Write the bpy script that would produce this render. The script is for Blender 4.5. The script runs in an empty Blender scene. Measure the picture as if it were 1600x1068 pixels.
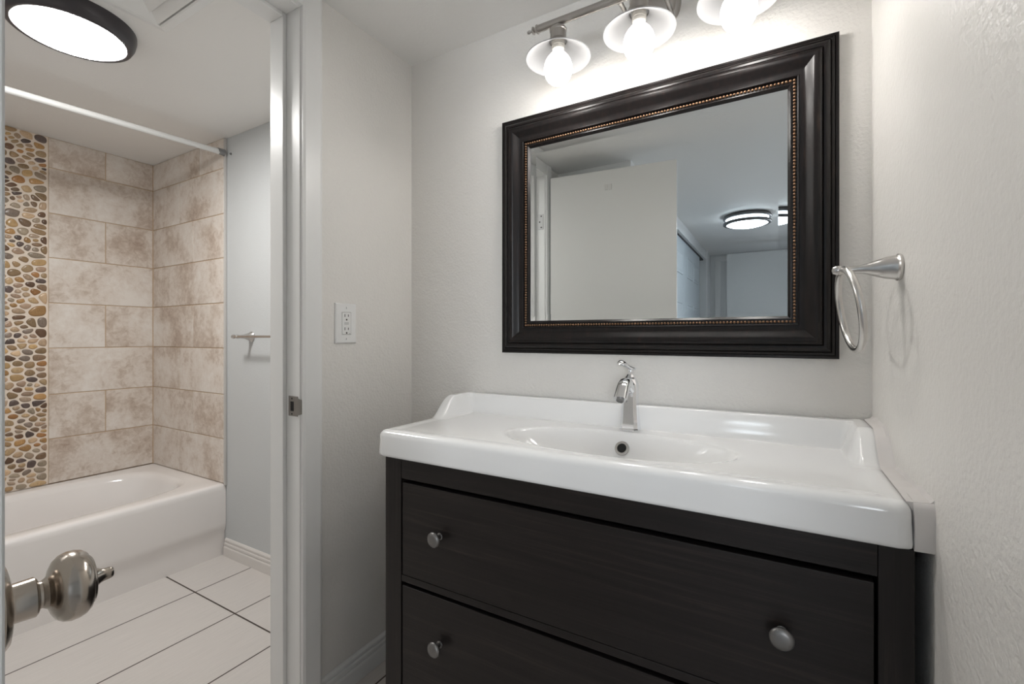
import bpy, bmesh, math, random
import numpy as np
from mathutils import Vector, Matrix
PI = math.pi
random.seed(7)
H = 1.08                       # eye height above the floor; floor is z = 0
sc = bpy.context.scene
C = sc.collection
# ------------------------------------------------------------------ camera
cam = bpy.data.cameras.new('camera'); co = bpy.data.objects.new('camera', cam); C.objects.link(co)
co.location = (0, 0, H); co.rotation_euler = (PI/2, 0, math.radians(30.056))
cam.sensor_width = 36; cam.lens = 717.36/1600*36; cam.shift_y = -8/1600
cam.clip_start = 0.02; cam.clip_end = 50
sc.camera = co
# ------------------------------------------------------------------ world and exposure
w = bpy.data.worlds.new('world'); sc.world = w; w.use_nodes = True
bg = w.node_tree.nodes['Background']; bg.inputs[0].default_value = (0.80, 0.88, 1.0, 1); bg.inputs[1].default_value = 3.0
vs = sc.view_settings
vs.view_transform = 'Standard'; vs.look = 'None'; vs.gamma = 1; vs.use_curve_mapping = False
vs.exposure = 0.45
BULB = 32.0; BATH = 67.0; HALL = 10.0; HALLCOL = (0.80, 0.91, 1.0)
# added fill light, set at a made-up bedroom window behind the camera
wl = bpy.data.lights.new('added_window_fill', 'AREA'); wl.shape = 'RECTANGLE'; wl.size = 1.3; wl.size_y = 1.1; wl.energy = 4.2; wl.spread = math.radians(60)
wl.color = (0.95, 0.98, 1.0)
wo = bpy.data.objects.new('added_window_fill', wl); C.objects.link(wo)
wo.location = (1.25, -3.42, 1.20); wo.rotation_euler = (Vector((-.45, 1.2, 1.55)) - wo.location).to_track_quat('-Z', 'Y').to_euler()

# ------------------------------------------------------------------ materials
def mat(name, col=(.8, .8, .8), rough=.5, metal=0, spec=.5, coat=0, emit=None, es=0):
    m = bpy.data.materials.new(name); m.use_nodes = True
    b = m.node_tree.nodes['Principled BSDF']
    b.inputs['Base Color'].default_value = (*col, 1); b.inputs['Roughness'].default_value = rough
    b.inputs['Metallic'].default_value = metal; b.inputs['Specular IOR Level'].default_value = spec
    b.inputs['Coat Weight'].default_value = coat
    if coat: b.inputs['Coat Roughness'].default_value = .05
    if emit: b.inputs['Emission Color'].default_value = (*emit, 1); b.inputs['Emission Strength'].default_value = es
    return m
def N(m, t, **k):
    n = m.node_tree.nodes.new(t)
    for a, v in k.items():
        if a in n.inputs: n.inputs[a].default_value = v
        else: setattr(n, a, v)
    return n
def L(m, a, b): m.node_tree.links.new(a, b)
def bsdf(m): return m.node_tree.nodes['Principled BSDF']
def noise(m, scale, detail=4, rough=.55, vec=None, dist=0):
    n = N(m, 'ShaderNodeTexNoise'); n.inputs['Scale'].default_value = scale; n.inputs['Detail'].default_value = detail
    n.inputs['Roughness'].default_value = rough; n.inputs['Distortion'].default_value = dist
    if vec is not None: L(m, vec, n.inputs['Vector'])
    return n
def objco(m, scale=(1, 1, 1)):
    t = N(m, 'ShaderNodeTexCoord'); mp = N(m, 'ShaderNodeMapping'); mp.inputs['Scale'].default_value = scale
    L(m, t.outputs['Object'], mp.inputs['Vector']); return mp.outputs['Vector']
def bump(m, h, strength, dist=.001):
    b = N(m, 'ShaderNodeBump'); b.inputs['Strength'].default_value = strength; b.inputs['Distance'].default_value = dist
    L(m, h, b.inputs['Height']); L(m, b.outputs['Normal'], bsdf(m).inputs['Normal']); return b
def ramp(m, fac, stops):
    r = N(m, 'ShaderNodeValToRGB'); e = r.color_ramp.elements
    e[0].position, e[0].color = stops[0][0], (*stops[0][1], 1)
    e[1].position, e[1].color = stops[-1][0], (*stops[-1][1], 1)
    for p, c in stops[1:-1]:
        x = e.new(p); x.color = (*c, 1)
    L(m, fac, r.inputs['Fac']); return r
def paint(name, col, rough, strength, scale=130):
    m = mat(name, col, rough); v = objco(m)
    n = noise(m, scale, 3, .5, v); n2 = noise(m, scale*.22, 2, .5, v)
    a = N(m, 'ShaderNodeMath', operation='ADD'); L(m, n.outputs['Fac'], a.inputs[0]); L(m, n2.outputs['Fac'], a.inputs[1])
    bump(m, a.outputs[0], strength, .0022); return m
M_wall = paint('greige_wall_paint', (.795, .775, .74), .42, .8)
M_hallwall = paint('hall_wall_paint', (.76, .77, .765), .5, .3)
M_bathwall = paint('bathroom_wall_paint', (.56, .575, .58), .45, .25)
M_ceil = paint('ceiling_paint', (.86, .85, .83), .6, .35, 90)
M_trim = mat('white_trim_paint', (.83, .83, .82), .32)
M_door = mat('white_door_paint', (.76, .755, .735), .4)
M_closet = mat('closet_door_paint', (.62, .68, .72), .4)
M_ceramic = mat('white_ceramic', (.86, .862, .858), .12, 0, .5, .3)
M_tub = mat('tub_enamel', (.87, .835, .815), .15, 0, .5, .4)
M_caulk = mat('old_caulk', (.62, .58, .55), .6)
M_chrome = mat('chrome', (.86, .87, .89), .06, 1)
M_nickel = mat('brushed_nickel', (.60, .585, .565), .27, 1)
M_sconce = mat('brushed_steel_sconce', (.47, .45, .43), .3, 1)
M_knobm = mat('pewter_knob', (.20, .195, .19), .42, .85)
M_doorknob = mat('satin_nickel_knob', (.46, .41, .36), .2, 1)
M_dark = mat('dark_recess', (.006, .006, .006), .8)
M_bronze = mat('dark_bronze_rim', (.055, .05, .055), .35, .3)
M_bead = mat('copper_beads', (.24, .14, .08), .35, .8)
M_mirror = mat('mirror_glass', (.80, .825, .82), .0, 1)
M_shadein = mat('dimmed_shade_enamel', (.38, .38, .385), .5)  # white enamel, base colour greyed to hold down the bulb glare
M_plastic = mat('white_plastic', (.84, .84, .83), .3)
M_slot = mat('outlet_slot', (.06, .055, .05), .6)
M_rod = mat('white_rod', (.74, .74, .73), .25)
M_rodcap = mat('grey_rod_end', (.22, .22, .22), .4)
M_bulb = mat('glowing_bulb', (.9, .9, .88), .3, emit=(1, .965, .925), es=BULB)
# LED bulbs throw most of their light down, away from the screw base
_g = N(M_bulb, 'ShaderNodeNewGeometry'); _z = N(M_bulb, 'ShaderNodeSeparateXYZ'); L(M_bulb, _g.outputs['Normal'], _z.inputs[0])
_mr = N(M_bulb, 'ShaderNodeMapRange'); _mr.inputs['From Min'].default_value = .2; _mr.inputs['From Max'].default_value = -1
_mr.inputs['To Min'].default_value = BULB*.05; _mr.inputs['To Max'].default_value = BULB*2.2
L(M_bulb, _z.outputs[2], _mr.inputs['Value']); L(M_bulb, _mr.outputs[0], bsdf(M_bulb).inputs['Emission Strength'])
M_bathlamp = mat('glowing_diffuser', (.9, .9, .9), .3, emit=(1, .985, .96), es=BATH)
M_halllamp = mat('hall_diffuser', (.9, .9, .9), .3, emit=HALLCOL, es=HALL)
M_socket = mat('lamp_socket', (.75, .72, .66), .45)
M_tape = mat('clear_hook_plastic', (.68, .67, .65), .35)

# mirror frame: dark espresso with worn brown streaks
M_frame = mat('espresso_frame', (.03, .025, .022), .30, .0, .27, .0)
_v = objco(M_frame, (60, 60, 7)); _n = noise(M_frame, 1.5, 5, .6, _v)
_r = ramp(M_frame, _n.outputs['Fac'], [(.42, (.008, .007, .007)), (.62, (.013, .0095, .009)), (.82, (.04, .024, .017))])
L(M_frame, _r.outputs['Color'], bsdf(M_frame).inputs['Base Color'])
# cabinet: black-brown stained pine with visible grain
def wood(name, sc3):
    m = mat(name, (.02, .017, .016), .36, 0, .3)
    v = objco(m, sc3); n = noise(m, 1.0, 6, .6, v, .8)
    r = ramp(m, n.outputs['Fac'], [(.3, (.0085, .0065, .006)), (.55, (.0135, .0105, .0098)), (.75, (.032, .0235, .020))])
    L(m, r.outputs['Color'], bsdf(m).inputs['Base Color'])
    v2 = objco(m, tuple(s*2.2 for s in sc3)); n2 = noise(m, 1.0, 4, .5, v2, 1.2)
    rr = N(m, 'ShaderNodeMapRange'); rr.inputs['To Min'].default_value = .28; rr.inputs['To Max'].default_value = .5
    L(m, n2.outputs['Fac'], rr.inputs['Value']); L(m, rr.outputs[0], bsdf(m).inputs['Roughness'])
    bump(m, n2.outputs['Fac'], .35, .0006); return m
M_woodh = wood('stained_pine_horizontal', (2.2, 30, 75))
M_woodv = wood('stained_pine_vertical', (90, 60, 3))
# floor tile: pale wood-look plank tile with dark grout, grid in metres
def floor_mat(name, x0, y0, col):
    m = mat(name, col, .38); t = N(m, 'ShaderNodeTexCoord'); sp = N(m, 'ShaderNodeSeparateXYZ'); L(m, t.outputs['Object'], sp.inputs[0])
    def line(out, o, per, half):
        a = N(m, 'ShaderNodeMath', operation='SUBTRACT'); L(m, out, a.inputs[0]); a.inputs[1].default_value = o - per*40 - per/2
        b = N(m, 'ShaderNodeMath', operation='MODULO'); L(m, a.outputs[0], b.inputs[0]); b.inputs[1].default_value = per
        c = N(m, 'ShaderNodeMath', operation='SUBTRACT'); L(m, b.outputs[0], c.inputs[0]); c.inputs[1].default_value = per/2
        d = N(m, 'ShaderNodeMath', operation='ABSOLUTE'); L(m, c.outputs[0], d.inputs[0])
        e = N(m, 'ShaderNodeMath', operation='LESS_THAN'); L(m, d.outputs[0], e.inputs[0]); e.inputs[1].default_value = half
        return e.outputs[0]
    g = N(m, 'ShaderNodeMath', operation='MAXIMUM')
    L(m, line(sp.outputs[0], x0, .30, .0029), g.inputs[0]); L(m, line(sp.outputs[1], y0, .61, .0032), g.inputs[1])
    n = noise(m, 1, 6, .65, objco(m, (160, 9, 1))); n2 = noise(m, 6, 3)
    r = ramp(m, n.outputs['Fac'], [(.3, tuple(c*.93 for c in col)), (.7, tuple(min(1, c*1.03) for c in col))])
    mx = N(m, 'ShaderNodeMix', data_type='RGBA'); L(m, g.outputs[0], mx.inputs[0]); L(m, r.outputs['Color'], mx.inputs[6])
    mx.inputs[7].default_value = (.06, .042, .034, 1); L(m, mx.outputs[2], bsdf(m).inputs['Base Color'])
    iv = N(m, 'ShaderNodeMath', operation='SUBTRACT'); iv.inputs[0].default_value = 1; L(m, g.outputs[0], iv.inputs[1])
    bump(m, iv.outputs[0], .5, .001); return m
M_floor = floor_mat('pale_plank_tile', -2.135, 1.01, (.66, .62, .59))
M_floor2 = floor_mat('pale_plank_tile_vanity', -1.083, .62, (.66, .62, .59))
# beige stone-look wall tile, each tile shifted by its own attribute
M_tile = mat('beige_stone_tile', (.5, .42, .36), .35)
_t = N(M_tile, 'ShaderNodeTexCoord'); _a = N(M_tile, 'ShaderNodeAttribute', attribute_name='tile')
_s = N(M_tile, 'ShaderNodeVectorMath', operation='SCALE'); L(M_tile, _a.outputs['Vector'], _s.inputs[0]); _s.inputs['Scale'].default_value = 9
_ad = N(M_tile, 'ShaderNodeVectorMath', operation='ADD'); L(M_tile, _t.outputs['Object'], _ad.inputs[0]); L(M_tile, _s.outputs[0], _ad.inputs[1])
_n1 = noise(M_tile, 4.2, 9, .62, _ad.outputs[0], .25); _n2 = noise(M_tile, 34, 7, .72, _ad.outputs[0], .6)
_m = N(M_tile, 'ShaderNodeMix', data_type='FLOAT'); _m.inputs[0].default_value = .36
L(M_tile, _n1.outputs['Fac'], _m.inputs[2]); L(M_tile, _n2.outputs['Fac'], _m.inputs[3])
_sp = N(M_tile, 'ShaderNodeSeparateXYZ'); L(M_tile, _a.outputs['Vector'], _sp.inputs[0])
_of = N(M_tile, 'ShaderNodeMath', operation='MULTIPLY_ADD'); L(M_tile, _sp.outputs[0], _of.inputs[0]); _of.inputs[1].default_value = .07; _of.inputs[2].default_value = -.035
_sm = N(M_tile, 'ShaderNodeMath', operation='ADD'); L(M_tile, _m.outputs[0], _sm.inputs[0]); L(M_tile, _of.outputs[0], _sm.inputs[1])
_r = ramp(M_tile, _sm.outputs[0], [(.34, (.40, .30, .235)), (.43, (.56, .465, .39)), (.51, (.71, .635, .57)), (.62, (.80, .75, .70))])
L(M_tile, _r.outputs['Color'], bsdf(M_tile).inputs['Base Color'])
bump(M_tile, _n2.outputs['Fac'], .2, .001)
M_grout = mat('sand_grout', (.58, .43, .29), .8)
M_pgrout = mat('pebble_grout', (.80, .70, .60), .8)
M_peb = mat('river_pebbles', (.3, .2, .1), .25)
_a = N(M_peb, 'ShaderNodeAttribute', attribute_name='tile'); _n = noise(M_peb, 90, 5, .65)
_mm = N(M_peb, 'ShaderNodeMapRange'); _mm.inputs['From Min'].default_value = .25; _mm.inputs['From Max'].default_value = .75; _mm.inputs['To Min'].default_value = .55; _mm.inputs['To Max'].default_value = 1.45
L(M_peb, _n.outputs['Fac'], _mm.inputs['Value'])
_s = N(M_peb, 'ShaderNodeVectorMath', operation='SCALE'); L(M_peb, _a.outputs['Vector'], _s.inputs[0]); L(M_peb, _mm.outputs[0], _s.inputs['Scale'])
L(M_peb, _s.outputs[0], bsdf(M_peb).inputs['Base Color'])

# ------------------------------------------------------------------ mesh helpers
ORG = {}
def obj(name, bm, m, parent=None, smooth=False, angle=None):
    me = bpy.data.meshes.new(name)
    bmesh.ops.recalc_face_normals(bm, faces=bm.faces) if not getattr(bm, 'keep', False) else None
    if parent is not None:
        bmesh.ops.translate(bm, vec=-Vector(ORG[parent.name]), verts=bm.verts)
    for f in bm.faces: f.smooth = smooth
    if angle:
        for e in bm.edges:
            if len(e.link_faces) == 2 and e.calc_face_angle(0) > math.radians(angle): e.smooth = False
    bm.to_mesh(me); bm.free()
    for mm in (m if isinstance(m, (list, tuple)) else [m]): me.materials.append(mm)
    o = bpy.data.objects.new(name, me); C.objects.link(o)
    if parent is not None: o.parent = parent; ORG[o.name] = ORG[parent.name]
    else: ORG[o.name] = (0, 0, 0)
    return o
def thing(name, label, cat, loc, group=None):
    o = bpy.data.objects.new(name, None); o.empty_display_size = .05; C.objects.link(o); o.location = loc
    ORG[o.name] = tuple(loc); o['label'] = label; o['category'] = cat
    if group: o['group'] = group
    return o
def struct(o, label, cat='wall'):
    o['kind'] = 'structure'; o['label'] = label; o['category'] = cat; return o
def sempty(name, loc, label, cat):
    o = thing(name, label, cat, loc); o['kind'] = 'structure'; return o
def NB(): return bmesh.new()
def box(bm, x0, x1, y0, y1, z0, z1, bev=0, seg=2, mi=0):
    vs_ = [bm.verts.new((x, y, z)) for z in (z0, z1) for y in (y0, y1) for x in (x0, x1)]
    fs = [bm.faces.new([vs_[i] for i in q]) for q in ((0, 2, 3, 1), (4, 5, 7, 6), (0, 1, 5, 4), (2, 6, 7, 3), (0, 4, 6, 2), (1, 3, 7, 5))]
    for f in fs: f.material_index = mi
    if bev:
        es = list({e for f in fs for e in f.edges})
        r = bmesh.ops.bevel(bm, geom=es, offset=bev, segments=seg, profile=.5, affect='EDGES')
        for f in r['faces']: f.material_index = mi
    return vs_
def frame_axes(d):
    d = Vector(d).normalized(); u = Vector((0, 0, 1)) if abs(d.z) < .9 else Vector((1, 0, 0))
    a = d.cross(u).normalized(); b = d.cross(a).normalized(); return d, a, b
def lathe(bm, o, d, prof, seg=32, mi=0, cap0=True, cap1=True):
    """prof: list of (distance along axis, radius)"""
    o = Vector(o); d, a, b = frame_axes(d); rings = []
    for t, r in prof:
        if r < 1e-6: rings.append([bm.verts.new(o + d*t)])
        else: rings.append([bm.verts.new(o + d*t + (a*math.cos(2*PI*i/seg) + b*math.sin(2*PI*i/seg))*r) for i in range(seg)])
    for p, q in zip(rings[:-1], rings[1:]):
        for i in range(seg):
            j = (i+1) % seg
            if len(p) == 1 and len(q) == 1: continue
            if len(p) == 1: f = bm.faces.new((p[0], q[j], q[i]))
            elif len(q) == 1: f = bm.faces.new((p[i], p[j], q[0]))
            else: f = bm.faces.new((p[i], p[j], q[j], q[i]))
            f.material_index = mi
    if cap0 and len(rings[0]) > 1: bm.faces.new(rings[0]).material_index = mi
    if cap1 and len(rings[-1]) > 1: bm.faces.new(rings[-1]).material_index = mi
def tube(bm, pts, rad, seg=16, closed=False, cap=True, flat=1.0):
    pts = [Vector(p) for p in pts]; n = len(pts)
    R = rad if isinstance(rad, (list, tuple)) else [rad]*n
    rings = []; up = None
    for i, p in enumerate(pts):
        t = (pts[(i+1) % n] - pts[i-1]) if closed else (pts[min(i+1, n-1)] - pts[max(i-1, 0)])
        t.normalize()
        if up is None: _, up, _b = frame_axes(t)
        up = (up - t*up.dot(t)).normalized(); b = t.cross(up)
        rings.append([bm.verts.new(p + (up*math.cos(2*PI*k/seg)*flat + b*math.sin(2*PI*k/seg))*R[i]) for k in range(seg)])
    rng = range(n) if closed else range(n-1)
    for i in rng:
        p, q = rings[i], rings[(i+1) % n]
        for k in range(seg): bm.faces.new((p[k], p[(k+1) % seg], q[(k+1) % seg], q[k]))
    if cap and not closed: bm.faces.new(rings[0]); bm.faces.new(rings[-1])
def loft(bm, rings, cap0=True, cap1=True, mi=0):
    V = [[bm.verts.new(p) for p in r] for r in rings]; n = len(V[0])
    for p, q in zip(V[:-1], V[1:]):
        for k in range(n): bm.faces.new((p[k], p[(k+1) % n], q[(k+1) % n], q[k])).material_index = mi
    if cap0: bm.faces.new(V[0]).material_index = mi
    if cap1: bm.faces.new(V[-1]).material_index = mi
    return V
def sphere(bm, c, r, u=16, v=10, sc3=(1, 1, 1)):
    bmesh.ops.create_uvsphere(bm, u_segments=u, v_segments=v, radius=r, matrix=Matrix.Translation(c) @ Matrix.Diagonal((*sc3, 1)))
def sweep_rect(bm, prof, x0, x1, z0, z1, y, inward=True):
    """picture-frame sweep in the XZ plane: prof = (inset from outer edge, height off the wall towards -Y)"""
    rings = []
    for cx, cz, sx, sz in ((x0, z0, 1, 1), (x1, z0, -1, 1), (x1, z1, -1, -1), (x0, z1, 1, -1)):
        rings.append([bm.verts.new((cx + sx*u, y - h, cz + sz*u)) for u, h in prof])
    for i in range(4):
        p, q = rings[i], rings[(i+1) % 4]
        for k in range(len(prof)-1): bm.faces.new((p[k], p[k+1], q[k+1], q[k]))
def sm(a, b, x):
    t = min(1, max(0, (x-a)/(b-a))); return t*t*(3-2*t)
def extrude_prof(bm, prof, a, b, axis_out, up=(0, 0, 1)):
    """prof (out, z) swept from point a to b along a wall; axis_out points into the room"""
    a, b, o = Vector(a), Vector(b), Vector(axis_out)
    r = [[bm.verts.new(p + o*u + Vector(up)*z) for u, z in prof] for p in (a, b)]
    n = len(prof)
    for k in range(n): bm.faces.new((r[0][k], r[0][(k+1) % n], r[1][(k+1) % n], r[1][k]))
    bm.faces.new(r[0]); bm.faces.new(r[1])

# ------------------------------------------------------------------ the shell
D = 1.262; CZ = H + .983; XL = -1.152; XB = -1.266; XT = -3.115; TF = -2.37
DY0, DY1, DZ = .150, .808, H + .915                     # doorway in the left wall
HX = 2.2                                                # far side of the bedroom
bm = NB(); box(bm, XT-.1, -1.2, -.35, D+.1, -.05, 0); struct(obj('floor', bm, M_floor), 'pale wood-look plank tiles with dark grout in the bathroom', 'floor')
bm = NB(); box(bm, -1.2, HX+.1, -3.7, D+.1, -.05, 0); struct(obj('floor_vanity', bm, M_floor2), 'pale plank tiles running along the left wall beside the vanity', 'floor')
bm = NB(); box(bm, XT-.1, HX+.1, -3.7, D+.1, CZ, CZ+.08); struct(obj('ceiling', bm, M_ceil), 'off-white textured ceiling over the vanity and the bathroom', 'ceiling')
bm = NB(); box(bm, XB+.02, .4, D, D+.1, 0, CZ); struct(obj('wall_back', bm, M_wall), 'greige wall behind the mirror and washbasin')
bm = NB(); box(bm, XT-.1, XB+.02, D, D+.1, 0, CZ); struct(obj('wall_bath_back', bm, M_bathwall), 'pale cool white wall carrying the towel bar')
# right wall, slightly out of square
def rwx(y): return .178 + (D - y)*.042
bm = NB()
v = [bm.verts.new(p) for p in ((rwx(D), D, 0), (rwx(.30), .30, 0), (rwx(.30)+.12, .30, 0), (rwx(D)+.17, D, 0))]
f = bm.faces.new(v); r = bmesh.ops.extrude_face_region(bm, geom=[f]); bmesh.ops.translate(bm, vec=(0, 0, CZ), verts=[e for e in r['geom'] if isinstance(e, bmesh.types.BMVert)])
struct(obj('wall_right', bm, M_wall), 'greige wall at the right with the towel ring')
bm = NB()
box(bm, XB, XL, DY1+.012, D, 0, CZ); box(bm, XB, XL, -.35, DY0-.012, 0, CZ); box(bm, XB, XL, DY0-.012, DY1+.012, DZ+.012, CZ)
struct(obj('wall_left', bm, M_wall), 'greige wall with the outlet and the doorway to the bathroom')
bm = NB(); box(bm, XT-.1, XT, -.35, D, 0, CZ); struct(obj('wall_tub', bm, M_grout), 'wall behind the bathtub carrying stone tile and pebble strip')
bm = NB(); box(bm, XT, XB, -.45, -.35, 0, CZ); struct(obj('wall_bath_front', bm, M_bathwall), 'pale wall at the near end of the bathroom')
bm = NB(); box(bm, XL, -.709, -.16, -.04, 0, CZ); struct(obj('wall_behind_door', bm, M_hallwall), 'short pale wall behind the open door, seen in the mirror')
bm = NB()
box(bm, -.83, -.709, -1.0, -.16, 0, CZ); box(bm, -.83, -.709, -3.5, -3.12, 0, CZ); box(bm, -.83, -.709, -3.12, -1.0, H+.885, CZ); box(bm, -1.35, -1.27, -3.5, -.16, 0, CZ)
struct(obj('wall_closet', bm, M_hallwall), 'hall wall with the closet opening, seen in the mirror')
bm = NB(); box(bm, -1.35, .55, -3.6, -3.5, 0, CZ); box(bm, 1.95, HX, -3.6, -3.5, 0, CZ); box(bm, .55, 1.95, -3.6, -3.5, 0, .60); box(bm, .55, 1.95, -3.6, -3.5, 1.80, CZ); struct(obj('wall_far', bm, M_hallwall), 'far wall of the hall, seen in the mirror')
bm = NB(); box(bm, HX, HX+.1, -3.6, .42, 0, CZ); struct(obj('wall_bedroom_side', bm, M_hallwall), 'bedroom side wall behind and right of the camera')
bm = NB(); box(bm, rwx(.30)+.12, HX, .30, .42, 0, CZ); struct(obj('wall_bedroom', bm, M_hallwall), 'bedroom wall beside the vanity alcove')
win = sempty('added_window_1', (1.25, -3.5, .60), 'white framed window added in the unseen bedroom behind the camera for fill light', 'window')  # unseen window, added to give the fill light a source
bm = NB(); box(bm, .55, .60, -3.57, -3.52, .60, 1.80); box(bm, 1.90, 1.95, -3.57, -3.52, .60, 1.80); box(bm, .60, 1.90, -3.57, -3.52, .60, .65); box(bm, .60, 1.90, -3.57, -3.52, 1.75, 1.80); box(bm, 1.235, 1.265, -3.56, -3.53, .65, 1.75)
obj('added_window_frame', bm, M_trim, win)

# door casing and jambs
bm = NB()
cp = [(0, 0), (0, .017), (.004, .019), (.048, .014), (.056, .012), (.062, .008), (.062, 0)]   # from outer edge to inner edge
cp = [(u, h) for u, h in cp]
def casing(bm, y_in, y_out, z0, z1, x, s):
    prof = [(y_in, 0), (y_in, .013), (y_in+(y_out-y_in)*.12, .016), (y_in+(y_out-y_in)*.85, .019), (y_out, .014), (y_out, 0)]
    a = [[bm.verts.new((x + s*h, y, z)) for y, h in prof] for z in (z0, z1)]
    n = len(prof)
    for k in range(n): bm.faces.new((a[0][k], a[0][(k+1) % n], a[1][(k+1) % n], a[1][k]))
    bm.faces.new(a[0]); bm.faces.new(a[1])
casing(bm, DY1+.003, DY1+.064, 0, CZ-.002, XL, 1)
casing(bm, DY0-.003, DY0-.064, 0, CZ-.002, XL, 1)
box(bm, XL, XL+.015, DY0-.003, DY1+.003, DZ+.003, CZ-.002, .002)
casing(bm, DY1+.003, DY1+.064, 0, CZ-.002, XB, -1); casing(bm, DY0-.003, DY0-.064, 0, CZ-.002, XB, -1)
box(bm, XB-.015, XB, DY0-.003, DY1+.003, DZ+.003, CZ-.002, .002)
struct(obj('trim_1', bm, M_trim), 'white flat door casing around the bathroom doorway', 'door casing')
bm = NB(); e = .004
box(bm, XB-e, XL+e, DY1, DY1+.014, 0, DZ+.014, .0015); box(bm, XB-e, XL+e, DY0-.014, DY0, 0, DZ+.014, .0015); box(bm, XB-e, XL+e, DY0, DY1, DZ, DZ+.014, .0015)
box(bm, XB, -1.206, DY1-.012, DY1, 0, DZ, .002); box(bm, XB, -1.206, DY0, DY0+.012, 0, DZ, .002); box(bm, XB, -1.206, DY0+.012, DY1-.012, DZ-.012, DZ, .002)
jamb = struct(obj('trim_2', bm, M_trim), 'white door jamb with stop and metal strike plate', 'door jamb')
# strike plate
st = thing('strike_plate', 'worn steel strike plate set in the white door jamb', 'strike plate', (-1.17, DY1, H-.19))
bm = NB(); box(bm, -1.196, -1.156, DY1-.0022, DY1+.001, H-.222, H-.166, .0008); 
pts = []
for k in range(7):
    a = k/6*PI/2; pts.append((-1.156 + .012*math.sin(a)+.004*k/6, DY1-.0022+.010*(1-math.cos(a))))
r0 = [[bm.verts.new((x, y, z)) for z in (H-.219+.006*k/6, H-.17-.008*k/6)] for k, (x, y) in enumerate(pts)]
for p, q in zip(r0[:-1], r0[1:]): bm.faces.new((p[0], p[1], q[1], q[0]))
r = bmesh.ops.solidify(bm, geom=bm.faces[-6:], thickness=.0012)
obj('plate', bm, mat('worn_steel', (.30, .28, .26), .45, .9), st)
bm = NB(); box(bm, -1.186, -1.172, DY1-.0030, DY1-.0018, H-.208, H-.181, .0005)
lathe(bm, (-1.180, DY1-.0018, H-.173), (0, -1, 0), [(0, .0028), (.0008, .0024)], 12); lathe(bm, (-1.180, DY1-.0018, H-.216), (0, -1, 0), [(0, .0028), (.0008, .0024)], 12)
obj('latch_hole', bm, M_dark, st)

# baseboards
bp = [(0, 0), (.014, 0), (.014, .042), (.0125, .046), (.0085, .049), (.0115, .053), (.0115, .062), (.006, .066), (.0085, .070), (.0085, .078), (.004, .084), (0, .085)]
bm = NB(); extrude_prof(bm, bp, (XL, DY1+.064, 0), (XL, D, 0), (1, 0, 0)); struct(obj('baseboard_left', bm, M_trim), 'white moulded baseboard under the outlet', 'baseboard')
bm = NB(); extrude_prof(bm, bp, (XL, D, 0), (rwx(D), D, 0), (0, -1, 0)); struct(obj('baseboard_back', bm, M_trim), 'white moulded baseboard behind the vanity', 'baseboard')
bm = NB(); extrude_prof(bm, bp, (TF+.002, D, 0), (XB, D, 0), (0, -1, 0)); struct(obj('baseboard_bathroom', bm, mat('cream_trim_paint', (.70, .665, .635), .35)), 'cream moulded baseboard below the towel bar', 'baseboard')
bm = NB(); n_ = Vector((-1, -.042, 0)).normalized(); extrude_prof(bm, bp, (rwx(D), D, 0), (rwx(.30), .30, 0), n_); struct(obj('baseboard_right', bm, M_trim), 'white moulded baseboard along the right wall', 'baseboard')

# ------------------------------------------------------------------ tub surround tiles
ROWZ = [H-.7244, H-.5043, H-.2843, H-.0559, H+.168, H+.391, H+.61, H+.8346, CZ]
def tiles(name, rects, plane, parent, label):
    """rects (a0,a1,z0,z1); plane 'x' = on the tub wall, 'y' = on the end wall"""
    bm = NB(); lay = bm.loops.layers.float_color.new('tile'); g = .0021
    for a0, a1, z0, z1 in rects:
        n0 = len(bm.faces); bm.faces.ensure_lookup_table()
        old = set(bm.faces)
        if plane == 'x': box(bm, XT, XT+.010, a0+g, a1-g, z0+g, z1-g, .0012, 1)
        else: box(bm, a0+g, a1-g, D-.012, D, z0+g, z1-g, .0012, 1)
        c = (random.random(), random.random(), random.random(), 1)
        for f in bm.faces:
            if f not in old:
                for lp in f.loops: lp[lay] = c
    o = obj(name, bm, M_tile, parent); return o
PB0, PB1 = .495, .812
YC = D - .012
rects = []
for i in range(8):
    z0, z1 = ROWZ[i], ROWZ[i+1]
    if i in (1, 3, 5, 7): cuts = [PB1, 1.035, YC]
    else: cuts = [PB1, YC]
    rects += [(a, b, z0, z1) for a, b in zip(cuts[:-1], cuts[1:])]
    cuts = [-.35, -.16, .06, .28, PB0] if i % 2 else [-.35, -.05, .06, PB0]
    rects += [(a, b, z0, z1) for a, b in zip(cuts[:-1], cuts[1:])]
wt = struct(tiles('wall_tile_tub', rects, 'x', None, ''), 'beige stone-look tiles beside the pebble strip above the tub')
rects = []
for i in range(8):
    z0, z1 = ROWZ[i], ROWZ[i+1]
    cuts = {0: [-2.806], 1: [-2.662], 2: [-2.806], 3: [-2.662], 4: [], 5: [-2.662], 6: [-2.806], 7: [-2.60]}[i]
    cuts = [XT+.010] + cuts + [TF]
    rects += [(a, b, z0, z1) for a, b in zip(cuts[:-1], cuts[1:])]
struct(tiles('wall_tile_end', rects, 'y', None, ''), 'beige stone-look tiles on the end wall under the shower rod')
bm = NB(); box(bm, XT+.010, TF+.003, D-.009, D, ROWZ[0], CZ); struct(obj('wall_tile_grout', bm, M_grout), 'sand coloured grout between the end wall tiles')
bm = NB(); box(bm, XT, XT+.007, -.35, YC, ROWZ[0], CZ); struct(obj('wall_tub_grout', bm, M_grout), 'sand coloured grout between the tub wall tiles')
bm = NB(); box(bm, TF, TF+.009, D-.013, D-.0005, ROWZ[0]-.01, CZ-.001, .002); struct(obj('trim_3', bm, mat('tile_edge_trim', (.55, .53, .51), .35, .0)), 'pale metal edge strip finishing the tiles at the white wall', 'tile edge strip')
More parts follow.
